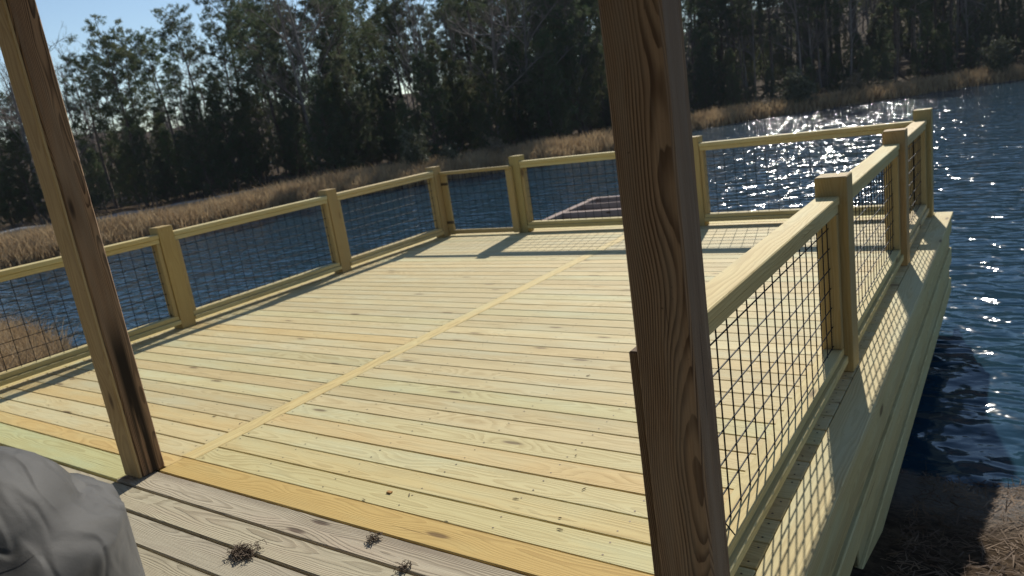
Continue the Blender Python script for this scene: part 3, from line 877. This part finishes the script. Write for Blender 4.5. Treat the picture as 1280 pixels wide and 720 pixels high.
# shrubs on the far bank
B1 = bush(501, 2.2, 1.5, M_BUSH, 1.3); B2 = bush(502, 1.5, 1.2, M_BUSH, .9); B3 = bush(503, 1.8, 1.6, leaf_mat('pale_dry_leaves', (.16, .125, .075), (.25, .20, .13), .3), .8)
for px, py, off, pr, s, lab in [(524, 205, 2.5, B1, 1.0, 'rounded dark evergreen shrub on the far bank behind the deck corner'), (566, 207, 2.0, B2, .8, 'small pale grey shrub beside the dark rounded shrub on the far bank'), (620, 200, 2.2, B3, .75, 'slender tan shrub standing in the brown reeds of the far bank'), (999, 128, 1.5, B2, 1.5, 'round green shrub at the water edge below the dark wood'), (1246, 90, 1.5, B1, 1.1, 'scraggly grey-green shrub at the water edge, farthest along the bank'), (1070, 115, 2.5, B3, .9, 'tan dry shrub in the reeds below the dark wood')]:
    az = px_az(px, py); d = shore(az) + off; xx, yy = math.sin(az) * d, math.cos(az) * d
    t = empty('shrub', (xx, yy, float(height([(xx, yy)])[0]) - .05)); t.scale = (s, s, s); t.rotation_euler[2] = rng.uniform(0, 6)
    for nm, me in zip(('trunk', 'crown'), pr):
        o = bpy.data.objects.new(nm, me); COL.objects.link(o); o.parent = t
    tag(t, lab, 'shrub')

# ------------------------------------------------------------------ reeds and dry grass
def grass_band(name, pts, hmin, hmax, w, n_per, spread, label, mat, lean=.25, seed=5, rad=.22):
    r = np.random.default_rng(seed); pts = np.asarray(pts)
    m = len(pts); P = np.repeat(pts, n_per, 0) + r.normal(0, rad, (m * n_per, 2))
    keep = sdist(P) > -.25; P = P[keep]
    z = np.maximum(height(P), ZW - .1) - .03
    hh = r.uniform(hmin, hmax, len(P)) * np.repeat(r.uniform(.65, 1.15, m), n_per)[keep]
    ln = r.normal(0, lean, (len(P), 2)) + np.repeat(r.normal(0, lean * .6, (m, 2)), n_per, 0)[keep]
    a = r.uniform(0, 3.14, len(P)); s = np.column_stack([np.cos(a), np.sin(a), np.zeros(len(P))]) * w * .5 * r.uniform(.6, 1.4, (len(P), 1))
    b = np.column_stack([P, z]); mid = b + np.column_stack([ln * hh[:, None] * .35, hh * .6]); tp = b + np.column_stack([ln * hh[:, None], hh])
    V = np.stack([b - s, b + s, mid + s * .7, mid - s * .7, tp], 1).reshape(-1, 3)
    k = np.arange(len(P)) * 5
    F = np.concatenate([np.stack([k, k + 1, k + 2], 1), np.stack([k, k + 2, k + 3], 1), np.stack([k + 3, k + 2, k + 4], 1)])
    o = link(name, mesh_np(name, V, F, mat))
    return tag(o, label, 'grass', kind='stuff')
r_ = np.random.default_rng(77)
def band(n, a0, a1, o0, o1):
    az = r_.uniform(a0, a1, n); off = o0 + (o1 - o0) * r_.random(n) ** 1.2
    d = np.array([shore(a) for a in az]) + off
    return np.column_stack([np.sin(az) * d, np.cos(az) * d])
grass_band('dry_reeds', np.concatenate([band(900, R(-78), R(-50), 0, 1.8), band(1500, R(-52), R(-30), 0, 4.5), band(2300, R(-32), R(14), 0, 3.6)]), .30, .78, .042, 15, .2, 'brown dry reeds and broom grass along the far bank of the pond', M_REED, .28)
grass_band('bank_grass', np.concatenate([band(3600, R(-78), R(-48), .5, 6.4), band(1500, R(-50), R(-28), 2, 8)]), .14, .42, .040, 12, .2, 'low tan dry grass on the bank between the reeds and the gravel drive', M_REED, .4, 15)
q = np.column_stack([r_.uniform(-16.5, -9.5, 900), r_.uniform(1.6, 5.1, 900)])
grass_band('dry_grass', q, .2, .55, .014, 16, .2, 'pale dry grass on the near bank beside the deck', M_REED, .45, 6, .10)

# straw, leaves and stems on the muddy bank beside the fascia
m = 16000
P = np.column_stack([r_.uniform(-.46, 3.2, m), r_.uniform(1.2, 4.9, m)]); d_ = sdist(P); P = P[d_ > -.05]
z = height(P) + .008; m = len(P)
a = r_.uniform(0, 6.28, m); L = r_.uniform(.02, .11, m); e = r_.normal(0, .18, m)
D = np.column_stack([np.cos(a) * np.cos(e), np.sin(a) * np.cos(e), np.sin(e)]) * L[:, None] * .5
Sd = np.column_stack([-np.sin(a), np.cos(a), r_.normal(0, .4, m)]) * r_.uniform(.0015, .004, m)[:, None]
B = np.column_stack([P, z + r_.uniform(0, .015, m)])
V = np.stack([B - D - Sd, B - D + Sd, B + D + Sd * .5, B + D - Sd * .5], 1).reshape(-1, 3)
F = np.arange(m * 4).reshape(-1, 4)
M_LITTER = leaf_mat('pine_straw_litter', (.08, .05, .03), (.26, .18, .115), .15, .8)
tag(link('pine_straw', mesh_np('pine_straw', V, F, M_LITTER)), 'dark pine straw and leaf litter on the muddy bank beside the deck', 'litter', kind='stuff')
q = np.column_stack([r_.uniform(-.5, .9, 90), r_.uniform(4.3, 4.9, 90)])
grass_band('shore_stems', q, .03, .14, .005, 2, .2, 'thin dark stems at the muddy water edge beside the deck', M_LITTER, .5, 8, .06)

# ------------------------------------------------------------------ gravel drive beyond the reeds
az_r = np.linspace(R(-80), R(-50), 60)
Vr = []
for a in az_r:
    for o_ in (6.6, 9.4):
        d = shore(a) + o_; Vr.append((math.sin(a) * d, math.cos(a) * d))
Vr = np.array(Vr); Zr = height(Vr) + .03
Zr = Zr.reshape(-1, 2).max(1).repeat(2) + .05
Fr = [(2 * i, 2 * i + 1, 2 * i + 3, 2 * i + 2) for i in range(len(az_r) - 1)]
tag(link('gravel_road', mesh_np('gravel_road', np.column_stack([Vr, Zr]), Fr, plain('pale_gravel', (.30, .29, .28), .95, 0, 12, (.22, .21, .20)))), kind='structure')

# ------------------------------------------------------------------ thin winter haze
hz = NT('haze_air'); hz.t.nodes.remove(hz.b)
pv = hz.node('ShaderNodeVolumePrincipled'); pv.inputs['Color'].default_value = (.72, .83, 1.0, 1); pv.inputs['Density'].default_value = HAZE
pv.inputs['Anisotropy'].default_value = 0.0
hz.t.links.new(pv.outputs[0], hz.out.inputs['Volume'])
zlo, zhi = float(GZ.min()) - 1.0, max((o.matrix_world @ Vector(o.bound_box[6])).z if o.type == 'MESH' else 0 for o in COL.objects)
x0, x1, y0, y1, z0, z1 = -265, 265, -125, 335, zlo, 46.0
Vh = [(x, y, z) for z in (z0, z1) for y in (y0, y1) for x in (x0, x1)]
Fh = [(0, 2, 3, 1), (4, 5, 7, 6), (0, 1, 5, 4), (2, 6, 7, 3), (0, 4, 6, 2), (1, 3, 7, 5)]
tag(link('haze', mesh_np('haze', Vh, Fh, hz.m)), 'thin bluish haze in the air over the pond', 'haze', kind='stuff')
